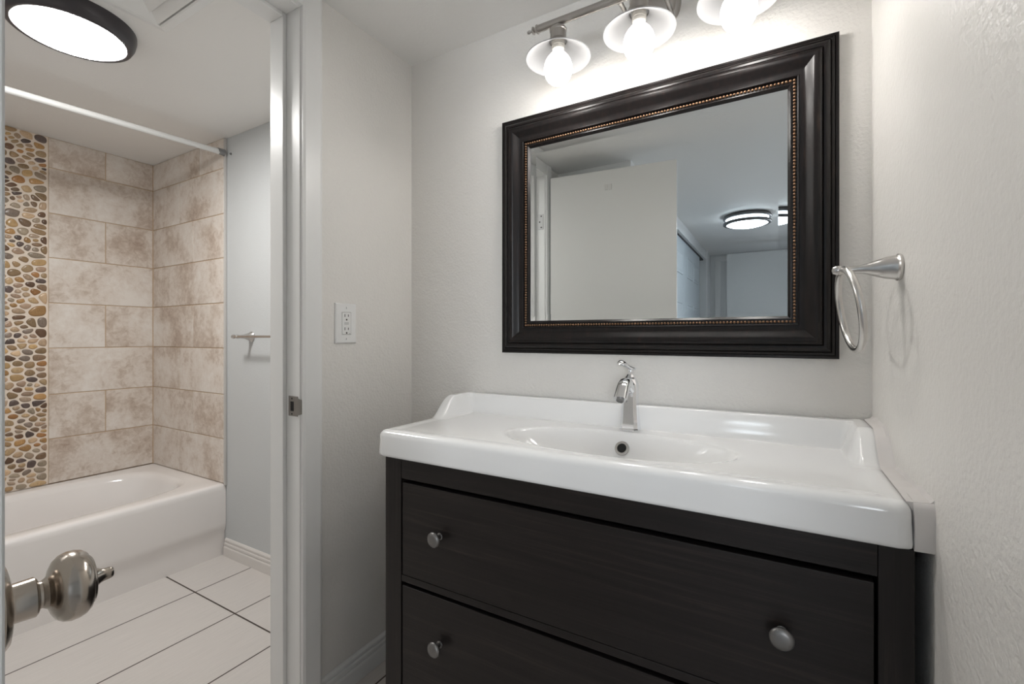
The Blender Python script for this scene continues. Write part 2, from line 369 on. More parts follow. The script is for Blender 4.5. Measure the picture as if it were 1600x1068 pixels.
bm = NB(); box(bm, XT+.007, XT+.0125, D-.0145, D-.009, ROWZ[0], CZ-.001, .0005); struct(obj('trim_7', bm, M_grout), 'sand grout line filling the inner corner of the tiled walls', 'corner grout')
# pebbles
def clip(poly, n, c):
    out = []
    for i in range(len(poly)):
        a, b = poly[i], poly[(i+1) % len(poly)]; da = a[0]*n[0]+a[1]*n[1]-c; db = b[0]*n[0]+b[1]*n[1]-c
        if da <= 0: out.append(a)
        if da*db < 0:
            t = da/(da-db); out.append((a[0]+(b[0]-a[0])*t, a[1]+(b[1]-a[1])*t))
    return out
def cells(P, W, Hh):
    res = []
    for i, p in enumerate(P):
        poly = [(0, 0), (W, 0), (W, Hh), (0, Hh)]
        d = ((P-p)**2).sum(1); idx = np.argsort(d)[1:22]
        for j in idx:
            q = P[j]; n = (q[0]-p[0], q[1]-p[1]); m = ((q[0]+p[0])/2, (q[1]+p[1])/2)
            poly = clip(poly, n, n[0]*m[0]+n[1]*m[1])
            if not poly: break
        res.append(poly)
    return res
rng = np.random.default_rng(11)
AN = 1.32; W_, H_ = PB1-PB0-.004, (CZ-ROWZ[0])*AN
Pn = rng.random((520, 2))*[W_, H_]
for it in range(3):
    cl = cells(Pn, W_, H_); new = []
    for p, poly in zip(Pn, cl):
        a = np.array(poly); c = a.mean(0); new.append(p + (c-p)*(.95 if it < 2 else .5))
    Pn = np.array(new)
cl = cells(Pn, W_, H_)
bm = NB(); lay = bm.loops.layers.float_color.new('tile')
PAL = [(.28, .21, .13), (.34, .25, .15), (.20, .145, .10), (.36, .20, .085), (.40, .26, .12), (.33, .30, .25), (.23, .20, .18), (.42, .33, .21), (.50, .37, .20), (.54, .43, .31), (.14, .09, .06), (.36, .28, .22), (.45, .36, .27), (.11, .09, .09), (.40, .34, .28)]
for poly in cl:
    if len(poly) < 3: continue
    a = np.array(poly)/[1, AN]; c = a.mean(0); r = np.sqrt(((a-c)**2).sum(1)).mean()
    if r < .004: continue
    k = 1 - (.0028+.0016*rng.random())/r*1.1
    if rng.random() < .12: k *= .82
    a = c + (a-c)*k
    a = [tuple(q) for q in a]
    for _ in range(3):
        b = []
        for i in range(len(a)):
            p, q = a[i], a[(i+1) % len(a)]
            b += [(p[0]*.75+q[0]*.25, p[1]*.75+q[1]*.25), (p[0]*.25+q[0]*.75, p[1]*.25+q[1]*.75)]
        a = b
        if len(a) > 26: break
    hh = .005 + .0025*rng.random(); x0 = XT+.0072
    rings = [[(x0+hh*h, PB0+.002+c[0]+(y-c[0])*s, ROWZ[0]+c[1]+(z-c[1])*s) for y, z in a] for s, h in ((1, 0), (.97, .45), (.88, .75), (.68, .95), (.35, 1.05))]
    old = len(bm.faces)
    V = [[bm.verts.new(p) for p in rg] for rg in rings]; n = len(a); fs = []
    for p, q in zip(V[:-1], V[1:]):
        for i in range(n): fs.append(bm.faces.new((p[i], p[(i+1) % n], q[(i+1) % n], q[i])))
    fs.append(bm.faces.new(V[-1]))
    col = PAL[rng.integers(len(PAL))]; j = .72+.45*rng.random(); col = (col[0]*j*1.10, col[1]*j*.98, col[2]*j*.86, 1)
    for f in fs:
        for lp in f.loops: lp[lay] = col
peb = obj('pebble_mosaic', bm, M_peb, None, True); struct(peb, 'vertical strip of rounded river pebbles set in the tub wall', 'pebble mosaic')
bm = NB(); box(bm, XT+.007, XT+.0085, PB0+.0005, PB1-.0005, ROWZ[0], CZ-.001); struct(obj('wall_pebble_grout', bm, M_pgrout), 'pale sandy grout around the pebbles')

# ------------------------------------------------------------------ bathtub
RZ = H-.727; TX0, TX1, TY0, TY1 = XT+.012, TF, -.34, D-.0015
def rrect(cx, cy, hx, hy, r, z, n=96, pw=None):
    out = []
    for i in range(n):
        a = 2*PI*i/n; ca, sa = math.cos(a), math.sin(a)
        e = 2/r; x = hx*abs(ca)**e*(1 if ca >= 0 else -1); y = hy*abs(sa)**e*(1 if sa >= 0 else -1)
        out.append((cx+x, cy+y, z))
    return out
cx, cy, hx, hy = (TX0+TX1)/2, (TY0+TY1)/2, (TX1-TX0)/2, (TY1-TY0)/2
bm = NB()
def squarering(ix, z, iy=None):
    iy = ix if iy is None else iy; out = []
    n = 96
    for i in range(n):
        a = 2*PI*i/n; ca, sa = math.cos(a), math.sin(a); m = max(abs(ca)/1, abs(sa)/1)
        out.append((cx + (hx-ix)*ca/m, cy + (hy-iy)*sa/m, z))
    return out
R_ = []
ap = [(0.013, 0.0), (.012, .06), (.010, .118), (.002, .135), (0, .16), (0, RZ-.03), (.002, RZ-.012), (.006, RZ-.004), (.014, RZ)]
for ix, z in ap:
    rg = squarering(0, z); R_.append([(min(x, TX1-ix) if x > cx else x, y, z) for x, y, z in rg])
rg = squarering(0, RZ+.001); R_.append([(min(x, TX1-.03) if x > cx else x, y, z) for x, y, z in rg])
ocx = cx-.012; ohx, ohy = hx-.075, hy-.085
for s, dz, e in ((1.03, .001, 5), (1.0, -.002, 4.6), (.975, -.010, 4.2), (.95, -.03, 3.8), (.90, -.14, 3.6), (.84, -.27, 3.3), (.76, -.315, 3.0), (.6, -.325, 2.8), (.3, -.33, 2.4), (.05, -.33, 2)):
    rr = rrect(ocx, cy, ohx*s, ohy*(1-(1-s)*.6), e, RZ+dz)
    # resample by angle so rings line up with the square rings
    out = []
    for i in range(96):
        a = 2*PI*i/96; ca, sa = math.cos(a), math.sin(a); hx_, hy_ = ohx*s, ohy*(1-(1-s)*.6)
        m = max(abs(ca), abs(sa)); u, v_ = ca/m, sa/m; q = (abs(u)**e+abs(v_)**e)**(1/e)
        out.append((ocx+hx_*u/q, cy+hy_*v_/q, RZ+dz))
    R_.append(out)
loft(bm, R_, False, True)
tub = thing('bathtub', 'white alcove bathtub under the pebble and tile walls', 'bathtub', (cx, cy, 0))
obj('tub_shell', bm, M_tub, tub, True, 50)

# ------------------------------------------------------------------ shower rod
ro = thing('shower_rod', 'white shower curtain rod running along the ceiling over the tub', 'shower rod', (TF+.006, D, H+.9))
bm = NB(); p0 = Vector((TF+.008, D-.040, H+.905)); p1 = Vector((TF+.008, -.31, H+.838)); tube(bm, [p0, (p0+p1)/2, p1], .0125, 20)
tube(bm, [p0, (p0*.985+p1*.015)], .0135, 20)
obj('rod', bm, M_rod, ro, True, 40)
bm = NB(); lathe(bm, (TF+.008, D-.0135, H+.907), (0, -1, 0), [(-.0, .017), (.004, .0165), (.010, .0155), (.028, .0145), (.032, .0135)], 24); obj('end_cap', bm, M_rodcap, ro, True, 40)
bm = NB(); lathe(bm, (TF+.008, -.35, H+.836), (0, 1, 0), [(0, .021), (.010, .018), (.045, .0145)], 24)
obj('end_cap', bm, M_rodcap, ro, True, 40)
# small screw anchor beside the rod
bm = NB(); lathe(bm, (TF+.045, D, H+.898), (0, -1, 0), [(0, .006), (.004, .006), (.005, .003), (.007, .003)], 12); o = obj('wall_anchor', bm, M_rodcap, None, True, 40)
o['label'] = 'small grey screw anchor in the wall beside the rod end'; o['category'] = 'wall anchor'

# ------------------------------------------------------------------ towel bar in the bathroom
tb = thing('towel_bar', 'brushed nickel towel bar on the white bathroom wall', 'towel bar', (-1.9, D, H))
bx0, bx1, bz, by = -2.150, -1.60, H+.001, D-.070
for x in (bx0, bx1):
    bm = NB(); lathe(bm, (x, D, bz), (0, -1, 0), [(0, .024), (.004, .0245), (.008, .021), (.02, .016), (.038, .0095), (.055, .008), (.070, .0095), (.078, .007), (.08, 0)], 28)
    obj('bracket', bm, M_nickel, tb, True, 40)
bm = NB(); lathe(bm, (bx0-.036, by, bz), (1, 0, 0), [(0, 0), (.002, .006), (.006, .0095), (.011, .0095), (.014, .007), (.018, .0068), (.0185, .0058), (bx1-bx0+.055, .0058), (bx1-bx0+.0555, .007), (bx1-bx0+.062, .0095), (bx1-bx0+.07, .006), (bx1-bx0+.072, 0)], 24)
obj('bar', bm, M_nickel, tb, True, 40)

# ------------------------------------------------------------------ bathroom ceiling light
bl = thing('ceiling_light', 'round glowing flush ceiling light with dark bronze rim in the bathroom', 'ceiling light', (-1.90, .55, CZ))
bm = NB(); lathe(bm, (-1.90, .55, CZ), (0, 0, -1), [(0, .158), (.012, .158), (.030, .154), (.045, .146), (.049, .140), (.048, .132), (.044, .129), (.03, .129)], 96, cap1=False)
obj('rim', bm, M_bronze, bl, True, 45)
bm = NB(); lathe(bm, (-1.90, .55, CZ), (0, 0, -1), [(.03, .1285), (.046, .1285), (.050, .126), (.056, .10), (.060, .06), (.0615, .02), (.0617, 0)], 96)
obj('diffuser', bm, M_bathlamp, bl, True, 60)

# ------------------------------------------------------------------ ceiling vent (four-way register)
vt = thing('ceiling_vent', 'white square four-way air register on the bathroom ceiling', 'ceiling vent', (-1.52, .54, CZ))
vx0, vy1, vs_ = -1.705, .723, .36
vcx, vcy = vx0+vs_/2, vy1-vs_/2
bm = NB()
def sqring(h, z): return [(vcx-h, vcy-h, z), (vcx+h, vcy-h, z), (vcx+h, vcy+h, z), (vcx-h, vcy+h, z)]
hs = vs_/2
loft(bm, [sqring(hs, CZ), sqring(hs, CZ-.004), sqring(hs-.004, CZ-.007), sqring(hs-.026, CZ-.012), sqring(hs-.031, CZ-.010), sqring(hs-.033, CZ-.001)], False, False)
obj('frame', bm, M_trim, vt)
for k, (h0, h1) in enumerate(((.142, .112), (.104, .074), (.066, .036))):
    bm = NB(); loft(bm, [sqring(h0, CZ-.012), sqring(h0-.001, CZ-.014), sqring(h1, CZ-.0025), sqring(h1-.001, CZ-.0015), sqring(h0-.003, CZ-.0115), sqring(h0, CZ-.012)], False, False)
    obj('louver', bm, M_trim, vt)
bm = NB(); box(bm, vcx-.028, vcx+.028, vcy-.028, vcy+.028, CZ-.012, CZ-.010, .001); obj('centre_plate', bm, M_trim, vt)

# ------------------------------------------------------------------ the open door
F = Vector((-.440, .0945, 0)); hd = Vector((-.995, .094, 0)).normalized(); nn = Vector((hd.y*-1, hd.x, 0)); nn = -nn if nn.y < 0 else nn
LEN = .672; Z0, Z1 = .008, H+.893; TH = .035
def dpt(u, n, z): return F + hd*u + nn*n + Vector((0, 0, z))
dr = sempty('door_1', tuple(dpt(LEN, -TH/2, 0)), 'open white flat bathroom door with a satin nickel knob', 'door')
bm = NB(); c8 = [bm.verts.new(dpt(u, n, z)) for z in (Z0, Z1) for n in (-TH, 0) for u in (0, LEN)]
for q in ((0, 2, 3, 1), (4, 5, 7, 6), (0, 1, 5, 4), (2, 6, 7, 3), (0, 4, 6, 2), (1, 3, 7, 5)): bm.faces.new([c8[i] for i in q])
bmesh.ops.bevel(bm, geom=list(bm.edges), offset=.0015, segments=2, affect='EDGES')
obj('door_leaf', bm, M_door, dr)
kz = H-.2010; kc = dpt(.060, 0, kz); KS = .90
bm = NB(); lathe(bm, kc, nn, [(0, .0315), (.0015, .033), (.004, .0325), (.0075, .0285), (.009, .022)] + [(t*KS+.001, r*KS) for t, r in ((.009, .0165), (.011, .016), (.0235, .0165), (.025, .0150), (.026, .0125))], 48)
kob = obj('door_knob', bm, M_doorknob, dr, True, 30)
bm = NB(); lathe(bm, kc, nn, [(t*KS, r*KS) for t, r in ((.025, .0115), (.029, .0112), (.0325, .0135), (.0345, .0195), (.037, .0245), (.041, .0280), (.046, .0296), (.051, .0295), (.0555, .0280), (.059, .0250), (.0600, .0225), (.0606, .0215), (.0616, .0208), (.0624, .0195), (.0630, .012), (.0632, 0))], 64)
obj('knob_ball', bm, M_doorknob, kob, True, 32)
bm = NB(); b0 = kc + nn*.0565
a_, b_ = hd, Vector((0, 0, 1)); rings = []
for t, ra, rb in ((0, .0085, .0085), (.002, .0072, .0076), (.005, .0042, .0058), (.008, .0028, .0052), (.0105, .0022, .0050), (.0125, .0020, .0044), (.0135, .001, .003)):
    rings.append([b0 + nn*t + a_*(ra*math.cos(2*PI*k/20)) + b_*(rb*math.sin(2*PI*k/20)) for k in range(20)])
loft(bm, rings); obj('turn_button', bm, M_doorknob, kob, True, 40)
kc2 = dpt(.060, -TH, kz)
bm = NB(); lathe(bm, kc2, -nn, [(0, .0315), (.004, .0325), (.0075, .0285), (.009, .0165), (.025, .0150), (.029, .0108), (.0355, .0185), (.042, .0272), (.047, .029), (.0565, .0272), (.062, .0195), (.0628, 0)], 48)
obj('door_knob', bm, M_doorknob, dr, True, 32)
# hinge leaf on the jamb
for hz in (H+.657, .22):
    hg = thing('door_hinge', 'white painted steel hinge leaf with dark screws on the jamb', 'hinge', (-1.16, DY0, hz), 'hinges of the open door')
    bm = NB(); box(bm, -1.196, -1.158, DY0-.001, DY0+.0022, hz-.044, hz+.044, .0009); obj('hinge_leaf', bm, mat('hinge_metal', (.7, .7, .7), .3, .4), hg)
    for dx, dz in ((-.170, .032), (-.180, 0), (-.170, -.032)):
        bm = NB(); lathe(bm, (-1+dx, DY0+.0021, hz+dz), (0, 1, 0), [(0, .0046), (.0008, .004)], 12); obj('screw', bm, M_slot, hg)
# leftover adhesive hook on the door face
for du, hb in ((0, .0), ):
    ah = thing('adhesive_hook', 'faint clear adhesive hook base near the top of the door', 'hook', tuple(dpt(.345, 0, H+.80)))
    for s in (-1, 1):
        bm = NB(); c8 = [bm.verts.new(dpt(.345+s*.0105+u, n, H+.80+z)) for z in (-.016, .016) for n in (0, .003) for u in (-.008, .008)]
        for q in ((0, 2, 3, 1), (4, 5, 7, 6), (0, 1, 5, 4), (2, 6, 7, 3), (0, 4, 6, 2), (1, 3, 7, 5)): bm.faces.new([c8[i] for i in q])
        bmesh.ops.bevel(bm, geom=list(bm.edges), offset=.001, segments=1, affect='EDGES')
        obj('adhesive_strip', bm, M_tape, ah)

# ------------------------------------------------------------------ outlet
ou = thing('electrical_outlet', 'white double outlet in a rectangular plate on the left wall', 'outlet', (XL, .965, H+.0412))
oy, oz = .965, H+.0412
bm = NB()
def yr(hy_, hz_, x): return [(x, oy-hy_, oz-hz_), (x, oy+hy_, oz-hz_), (x, oy+hy_, oz+hz_), (x, oy-hy_, oz+hz_)]
loft(bm, [yr(.0395, .0610, XL), yr(.0395, .0610, XL+.003), yr(.0385, .0600, XL+.0045), yr(.0355, .0570, XL+.0062), yr(.0175, .0345, XL+.0066), yr(.0172, .0342, XL+.004)], False, False)
obj('cover_plate', bm, M_plastic, ou)
bm = NB(); box(bm, XL+.001, XL+.0076, oy-.0164, oy+.0164, oz-.0334, oz+.0334, .0008); rc = obj('receptacle', bm, M_plastic, ou)
for dz in (.018, -.0225):
    for dy, hh in ((-.0065, .0042), (.0065, .0036)):
        bm = NB(); box(bm, XL+.0074, XL+.0079, oy+dy-.0012, oy+dy+.0012, oz+dz+.006-hh, oz+dz+.006+hh); obj('slot', bm, M_slot, rc)
    bm = NB(); lathe(bm, (XL+.0074, oy, oz+dz-.0065), (1, 0, 0), [(0, .0028), (.0005, .0028)], 14); obj('ground_hole', bm, M_slot, rc)
bm = NB(); lathe(bm, (XL+.0074, oy+.012, oz-.031), (1, 0, 0), [(0, .001), (.0005, .001)], 8); obj('indicator_light', bm, M_slot, rc)
M_btn = mat('grey_button', (.60, .60, .59), .4)
bm = NB(); box(bm, XL+.0072, XL+.0082, oy-.008, oy+.008, oz-.0032, oz+.0004, .0004); obj('test_button', bm, M_btn, rc)
bm = NB(); box(bm, XL+.0072, XL+.0082, oy-.008, oy+.008, oz+.0014, oz+.0040, .0004); obj('reset_button', bm, M_btn, rc)
for dz in (.0475, -.0475):
    bm = NB(); lathe(bm, (XL+.0058, oy, oz+dz), (1, 0, 0), [(0, .003), (.001, .0028)], 14); sw = obj('screw', bm, M_plastic, ou)
    bm = NB(); box(bm, XL+.0067, XL+.0070, oy-.0005, oy+.0005, oz+dz-.0027, oz+dz+.0027); obj('screw_slot', bm, M_slot, sw)

# ------------------------------------------------------------------ washbasin
SX0, SX1, SYF, SYB = -.903, .172, .860, D-.001
DK = H-.2414; SB = H-.309; BR = .017
BCX, BCY, BA, BB, BD = -.340, 1.036, .268, .124, .105
def lipS(y): return sm(1.062, 1.152, y)
def hgt(x, y):
    dl = min(x-(SX0+BR), (SX1-BR)-x)
    side = (1-sm(.014, .038, dl))*lipS(y)
    back = sm(1.208, 1.232, y)
    up = 1-(1-side)*(1-back)
    # small raised rim where the deck meets the side and front edges
    rim = .0022*(1-sm(.004, .030, min(dl, y-(SYF+BR))))
    z = DK-.002 + rim + .0608*up
    q = math.hypot((x-BCX)/BA, (y-BCY)/BB)
    if q < 1.06:
        t = max(0, 1-(q/1.0)**2.6) if q < 1 else 0
        z -= BD*t**.9
        z -= .0022*(1-sm(.97, 1.06, q))
    return z
def grid(a, b, base, dense):
    pts = set(np.round(np.linspace(a, b, base), 5))
    for s, e_, n in dense: pts |= set(np.round(np.linspace(s, e_, n), 5))
    p = sorted(pts); out = [p[0]]
    for q in p[1:]:
        if q-out[-1] > .0009: out.append(q)
    out[-1] = b; return out
gx = grid(SX0+BR, SX1-BR, 150, [(SX0+BR, SX0+BR+.045, 22), (SX1-BR-.045, SX1-BR, 22), (BCX-BA-.02, BCX-BA+.04, 14), (BCX+BA-.04, BCX+BA+.02, 14)])
gy = grid(SYF+BR, SYB-.006, 70, [(SYF+BR, SYF+BR+.035, 12), (1.205, 1.240, 20), (1.13, 1.18, 16), (BCY-BB-.01, BCY-BB+.03, 12)])
bm = NB(); G = [[bm.verts.new((x, y, hgt(x, y))) for x in gx] for y in gy]
for j in range(len(gy)-1):
    for i in range(len(gx)-1): bm.faces.new((G[j][i], G[j][i+1], G[j+1][i+1], G[j+1][i]))
bd = [(G[0][i], (0, -1)) for i in range(len(gx))] + [(G[j][-1], (1, 0)) for j in range(1, len(gy))] + [(G[-1][i], (0, 1)) for i in range(len(gx)-2, -1, -1)] + [(G[j][0], (-1, 0)) for j in range(len(gy)-2, 0, -1)]
ring0 = [v for v, _ in bd]; prev = ring0
prof = [(BR*math.sin(a), BR*(1-math.cos(a))) for a in (PI/10, PI/5, PI*.3, PI*.4, PI/2)]
def outp(v, nrm, off, k):
    x, y = v.co.x, v.co.y; ox = oy_ = 0
    ex = 1 if x > SX1-BR-.0005 else (-1 if x < SX0+BR+.0005 else 0); ey = -1 if y < SYF+BR+.0005 else (1 if y > SYB-.0065 else 0)
    l = math.hypot(ex, ey) or 1
    if ex and ey: ox, oy_ = ex*off*.72, ey*off*.72
    else: ox, oy_ = ex*off, ey*off
    if ey == 1: oy_ = min(oy_, .006)*1.0
    return x+ox, y+oy_
def ringat(fn):
    return [bm.verts.new(fn(v, n)) for v, n in bd]
rings = []
for off, dz in prof: rings.append(ringat(lambda v, n, off=off, dz=dz: (*outp(v, n, off, 0), v.co.z-dz)))
rings.append(ringat(lambda v, n: (*outp(v, n, BR, 0), min(v.co.z-BR-.002, H-.27))))
rings.append(ringat(lambda v, n: (*outp(v, n, BR+.002, 0), SB+.008)))
rings.append(ringat(lambda v, n: (*outp(v, n, BR+.001, 0), SB+.003)))
rings.append(ringat(lambda v, n: (*outp(v, n, BR-.003, 0), SB)))
rings.append(ringat(lambda v, n: (*outp(v, n, -.012, 0), SB)))
for rg in rings:
    for i in range(len(prev)): bm.faces.new((prev[i], prev[(i+1) % len(prev)], rg[(i+1) % len(prev)], rg[i]))
    prev = rg
bm.faces.new(prev)
ws = thing('washbasin', 'wide white ceramic washbasin top with raised back edge on the dark cabinet', 'washbasin', ((SX0+SX1)/2, (SYF+SYB)/2, SB))
obj('basin', bm, M_ceramic, ws, True)
# overflow ring
oyy = 1.1435; oz_ = hgt(BCX, oyy); nz = (hgt(BCX, oyy+.004)-hgt(BCX, oyy-.004))/.008
on = Vector((0, -nz, 1)).normalized(); oc = Vector((BCX, oyy, oz_)) + on*.002
bm = NB(); lathe(bm, oc, on, [(-.004, .0185), (.001, .0185), (.003, .0172), (.0035, .015), (.0030, .0118), (.001, .0105), (-.001, .0105)], 40, cap0=False, cap1=False)
ov = obj('overflow_ring', bm, M_nickel, ws, True, 40)
bm = NB(); lathe(bm, oc, on, [(-.0005, .0108), (.0012, .0108)], 32)
obj('overflow_hole', bm, M_dark, ov)
bm = NB(); lathe(bm, (BCX, BCY, hgt(BCX, BCY)+.0005), (0, 0, 1), [(0, .03), (.002, .0295), (.003, .026), (.001, .023), (.002, .019), (.004, .012), (.0045, 0)], 40)
obj('drain', bm, M_chrome, ws, True, 40)
# caulk beads
def bead(name, pts, r, label, mt=M_caulk):
    bm = NB(); tube(bm, pts, r, 10); o = obj(name, bm, mt, None, True); o['label'] = label; o['category'] = 'caulk'; return o
bm = NB(); rings = []
for k in range(60):
    y = .872 + (D-.003-.872)*k/59; zt = DK + .0608*max(lipS(y), sm(1.208, 1.232, y)); wv = .0009*math.sin(y*63)+.0006*math.sin(y*151)
    xw = rwx(y)+.001; xs = SX1-.009
    rings.append([(xs, y, zt+.0008), (xs+.005, y, zt+.0018+wv), (xw-.005, y, zt+.0035+wv), (xw, y, zt+.010+wv*2), (xw, y, zt-.03), (SX1-.001, y, zt-.03), (SX1-.002, y, zt-.012)])
loft(bm, rings)
# thick smear of caulk filling the front corner gap
def cq(z, w): return [(SX1-.001, .8665-w, z), (rwx(.86)+.001, .868-w*.4, z), (rwx(.86)+.001, .93, z), (SX1-.001, .93, z)]
loft(bm, [cq(SB-.001, .0), cq(SB+.004, .003), cq(SB+.03, .0042), cq(DK-.016, .003), cq(DK-.006, .000), cq(DK+.001, -.006), cq(DK+.003, -.014)])
o = obj('caulk_bead', bm, mat('white_caulk', (.70, .67, .65), .45), None, True, 40); o['label'] = 'rough white caulk sealing the washbasin to the right wall'; o['category'] = 'caulk'

# ------------------------------------------------------------------ faucet
fx, fy = -.334, 1.196
fc = thing('faucet', 'chrome single-lever faucet standing on the washbasin', 'faucet', (fx, fy, DK))
def hexr(hx_, hy_, z, ch=.35, dx=0, dy=0):
    c = ch*min(hx_, hy_); return [(fx+dx+a, fy+dy+b, z) for a, b in ((-hx_+c, -hy_), (hx_-c, -hy_), (hx_, -hy_+c), (hx_, hy_-c), (hx_-c, hy_), (-hx_+c, hy_), (-hx_, hy_-c), (-hx_, -hy_+c))]
bm = NB()
zz = lambda t: DK + t
loft(bm, [hexr(.0245, .0245, zz(-.001)), hexr(.0245, .0245, zz(.0025)), hexr(.0228, .0228, zz(.0045)), hexr(.0205, .0205, zz(.035)), hexr(.0188, .0190, zz(.07)), hexr(.0188, .0195, zz(.11)), hexr(.0190, .0195, zz(.118)), hexr(.0178, .018, zz(.1215)), hexr(.0125, .013, zz(.134), .5), hexr(.0085, .0085, zz(.140), .58), hexr(.0065, .0065, zz(.145), .58), hexr(.006, .006, zz(.150), .58)])
obj('body', bm, M_chrome, fc, True, 25)
# spout: arcs forward and down
bm = NB(); rings = []
path = [((0, -.004), (0.0, .0135), .102), ]
sp = []
for k in range(15):
    t = k/14; y = fy - .006 - .084*t; 
    zc = zz(.104) + .022*math.sin(min(1, t*1.25)*PI*.62) - .036*max(0, t-.42)**1.5*2.3
    sp.append((y, zc))
wd = [.0165-.001*math.sin(PI*k/14) + .0005*k/14 for k in range(15)]
for k, (y, zc) in enumerate(sp):
    y0_, z0_ = sp[max(0, k-1)]; y1_, z1_ = sp[min(14, k+1)]
    T = Vector((0, y1_-y0_, z1_-z0_)).normalized(); U = Vector((0, -T.z, T.y)); U = -U if U.z < 0 and k < 8 else U
    if k == 0: U = Vector((0, 0, 1))
    if rings and U.dot(lastU) < 0: U = -U
    lastU = U
    th = .0165 - .0045*(k/14); c = Vector((fx, y, zc)); w_ = wd[k]; ring = []
    for q in range(16):
        a = 2*PI*q/16; ca, sa = math.cos(a), math.sin(a); e = .72
        ring.append(c + Vector((1, 0, 0))*w_*abs(ca)**e*(1 if ca > 0 else -1) + U*th*abs(sa)**e*(1 if sa > 0 else -1))
    rings.append(ring)
loft(bm, rings); obj('spout', bm, M_chrome, fc, True, 50)
bm = NB(); tl = rings[-1]; cc = sum(tl, Vector())/16; dd = (cc - sum(rings[-2], Vector())/16).normalized()
lathe(bm, cc - dd*.002, dd, [(0, .0095), (.006, .0092), (.0065, .007), (.004, .0065)], 24); obj('aerator', bm, mat('aerator_grey', (.25, .25, .25), .4, .6), fc, True, 40)
# lever: stem blade sweeping forward and left, thumb knob at its end
bm = NB(); base = Vector((fx+.001, fy, zz(.150)))
lp = [((.0085, .011, .0085), .004, .0028), ((.006, .007, .0078), .0072, .0042), ((.002, 0, .0085), .0085, .0050), ((-.004, -.012, .0135), .0080, .0050), ((-.009, -.024, .0195), .0085, .0058), ((-.012, -.034, .0235), .0100, .0072), ((-.0135, -.043, .0250), .0098, .0074), ((-.0145, -.050, .0245), .0060, .0045)]
rings = []
for p, wx_, hz_ in lp:
    c = base + Vector(p); sdv = Vector((.95, -.28, 0)).normalized(); rings.append([c + sdv*wx_*math.cos(2*PI*k/20) + Vector((0, .3, .95))*hz_*math.sin(2*PI*k/20) for k in range(20)])
loft(bm, rings)
lathe(bm, base - Vector((0, 0, .002)), (0, 0, 1), [(0, .0062), (.006, .0068), (.010, .0078)], 20)
obj('lever', bm, M_chrome, fc, True, 60)

# ------------------------------------------------------------------ vanity cabinet
CX0, CX1, CYF, CYB = -.882, .1765, .868, 1.240
vc = thing('vanity_cabinet', 'black-brown stained wooden vanity cabinet with two wide drawers', 'cabinet', ((CX0+CX1)/2, (CYF+CYB)/2, 0))
for (x0, x1) in ((CX0, -.8275), (.1300, CX1-.004)):
    bm = NB(); box(bm, x0, x1, CYF, CYF+.05, 0, SB, .0012); obj('corner_post', bm, M_woodv, vc)
    bm = NB(); box(bm, x0, x1, CYB-.05, CYB, 0, SB, .0012); obj('corner_post', bm, M_woodv, vc)
bm = NB(); box(bm, -.8272, .1297, CYF+.001, CYF+.022, H-.3590, SB, .001); obj('top_rail', bm, M_woodh, vc)
bm = NB(); box(bm, -.8272, .1297, CYF+.001, CYF+.022, H-.6195, H-.6025, .001); obj('middle_rail', bm, M_woodh, vc)
bm = NB(); box(bm, -.8272, .1297, CYF+.001, CYF+.022, .125, .165, .001); obj('bottom_rail', bm, M_woodh, vc)
bm = NB(); box(bm, CX0+.012, CX0+.028, CYF+.05, CYB-.05, .14, SB-.001); obj('side_panel', bm, M_woodv, vc)
bm = NB(); box(bm, CX1-.030, CX1-.014, CYF+.05, CYB-.05, .14, SB-.001); obj('side_panel', bm, M_woodv, vc)
bm = NB(); box(bm, CX0+.028, CX1-.030, CYF+.055, CYF+.060, .14, SB-.001); obj('carcass', bm, M_dark, vc)
bm = NB(); box(bm, CX0+.028, CX1-.030, CYF+.06, CYB, .125, .14); obj('bottom_board', bm, M_woodh, vc)
DRX0, DRX1 = -.8236, .1254
knob_me = None
for z0, z1, kz_ in ((H-.6010, H-.3688, H-.4795), (.168, H-.6290, H-.739)):
    bm = NB(); box(bm, DRX0, DRX1, CYF+.0005, CYF+.020, z0, z1, .0014, 2)
    drw = obj('drawer', bm, M_woodh, vc)
    for kx in (-.349-.3545, -.349+.3545):
        bm = NB(); lathe(bm, (kx, CYF+.0005, kz_), (0, -1, 0), [(0, .0085), (.0015, .0085), (.003, .006), (.012, .0052), (.0165, .0065), (.019, .012), (.0205, .0170), (.022, .0180), (.0245, .0178), (.0275, .0150), (.029, .009), (.0295, 0)], 40)
        obj('drawer_knob', bm, M_knobm, drw, True, 40)

# ------------------------------------------------------------------ framed mirror
MX0, MX1, MZ0, MZ1 = -.757, .1185, H-.0495, H+.678
mr = thing('wall_mirror', 'large mirror in a wide dark brown frame with copper beading', 'mirror', ((MX0+MX1)/2, D, MZ0))
pf = [(0, 0), (0, .0165), (.002, .0185), (.0065, .0190), (.0072, .0175), (.0085, .0205), (.0135, .0225), (.0150, .0210), (.0165, .0250), (.0200, .0290), (.0250, .0310), (.0290, .0300), (.0305, .0285),
      (.0330, .0330), (.0370, .0365), (.0410, .0375), (.0450, .0362), (.0500, .0330), (.0560, .0288), (.0620, .0248), (.0680, .0218), (.0730, .0205), (.0755, .0200), (.0762, .0212), (.0775, .0218), (.0790, .0208), (.0795, .0150), (.0900, .0145), (.0905, .0165), (.0925, .0168), (.0985, .0095), (.0985, .004)]
bm = NB(); sweep_rect(bm, pf, MX0, MX1, MZ0, MZ1, D)
obj('frame', bm, M_frame, mr, True, 28)
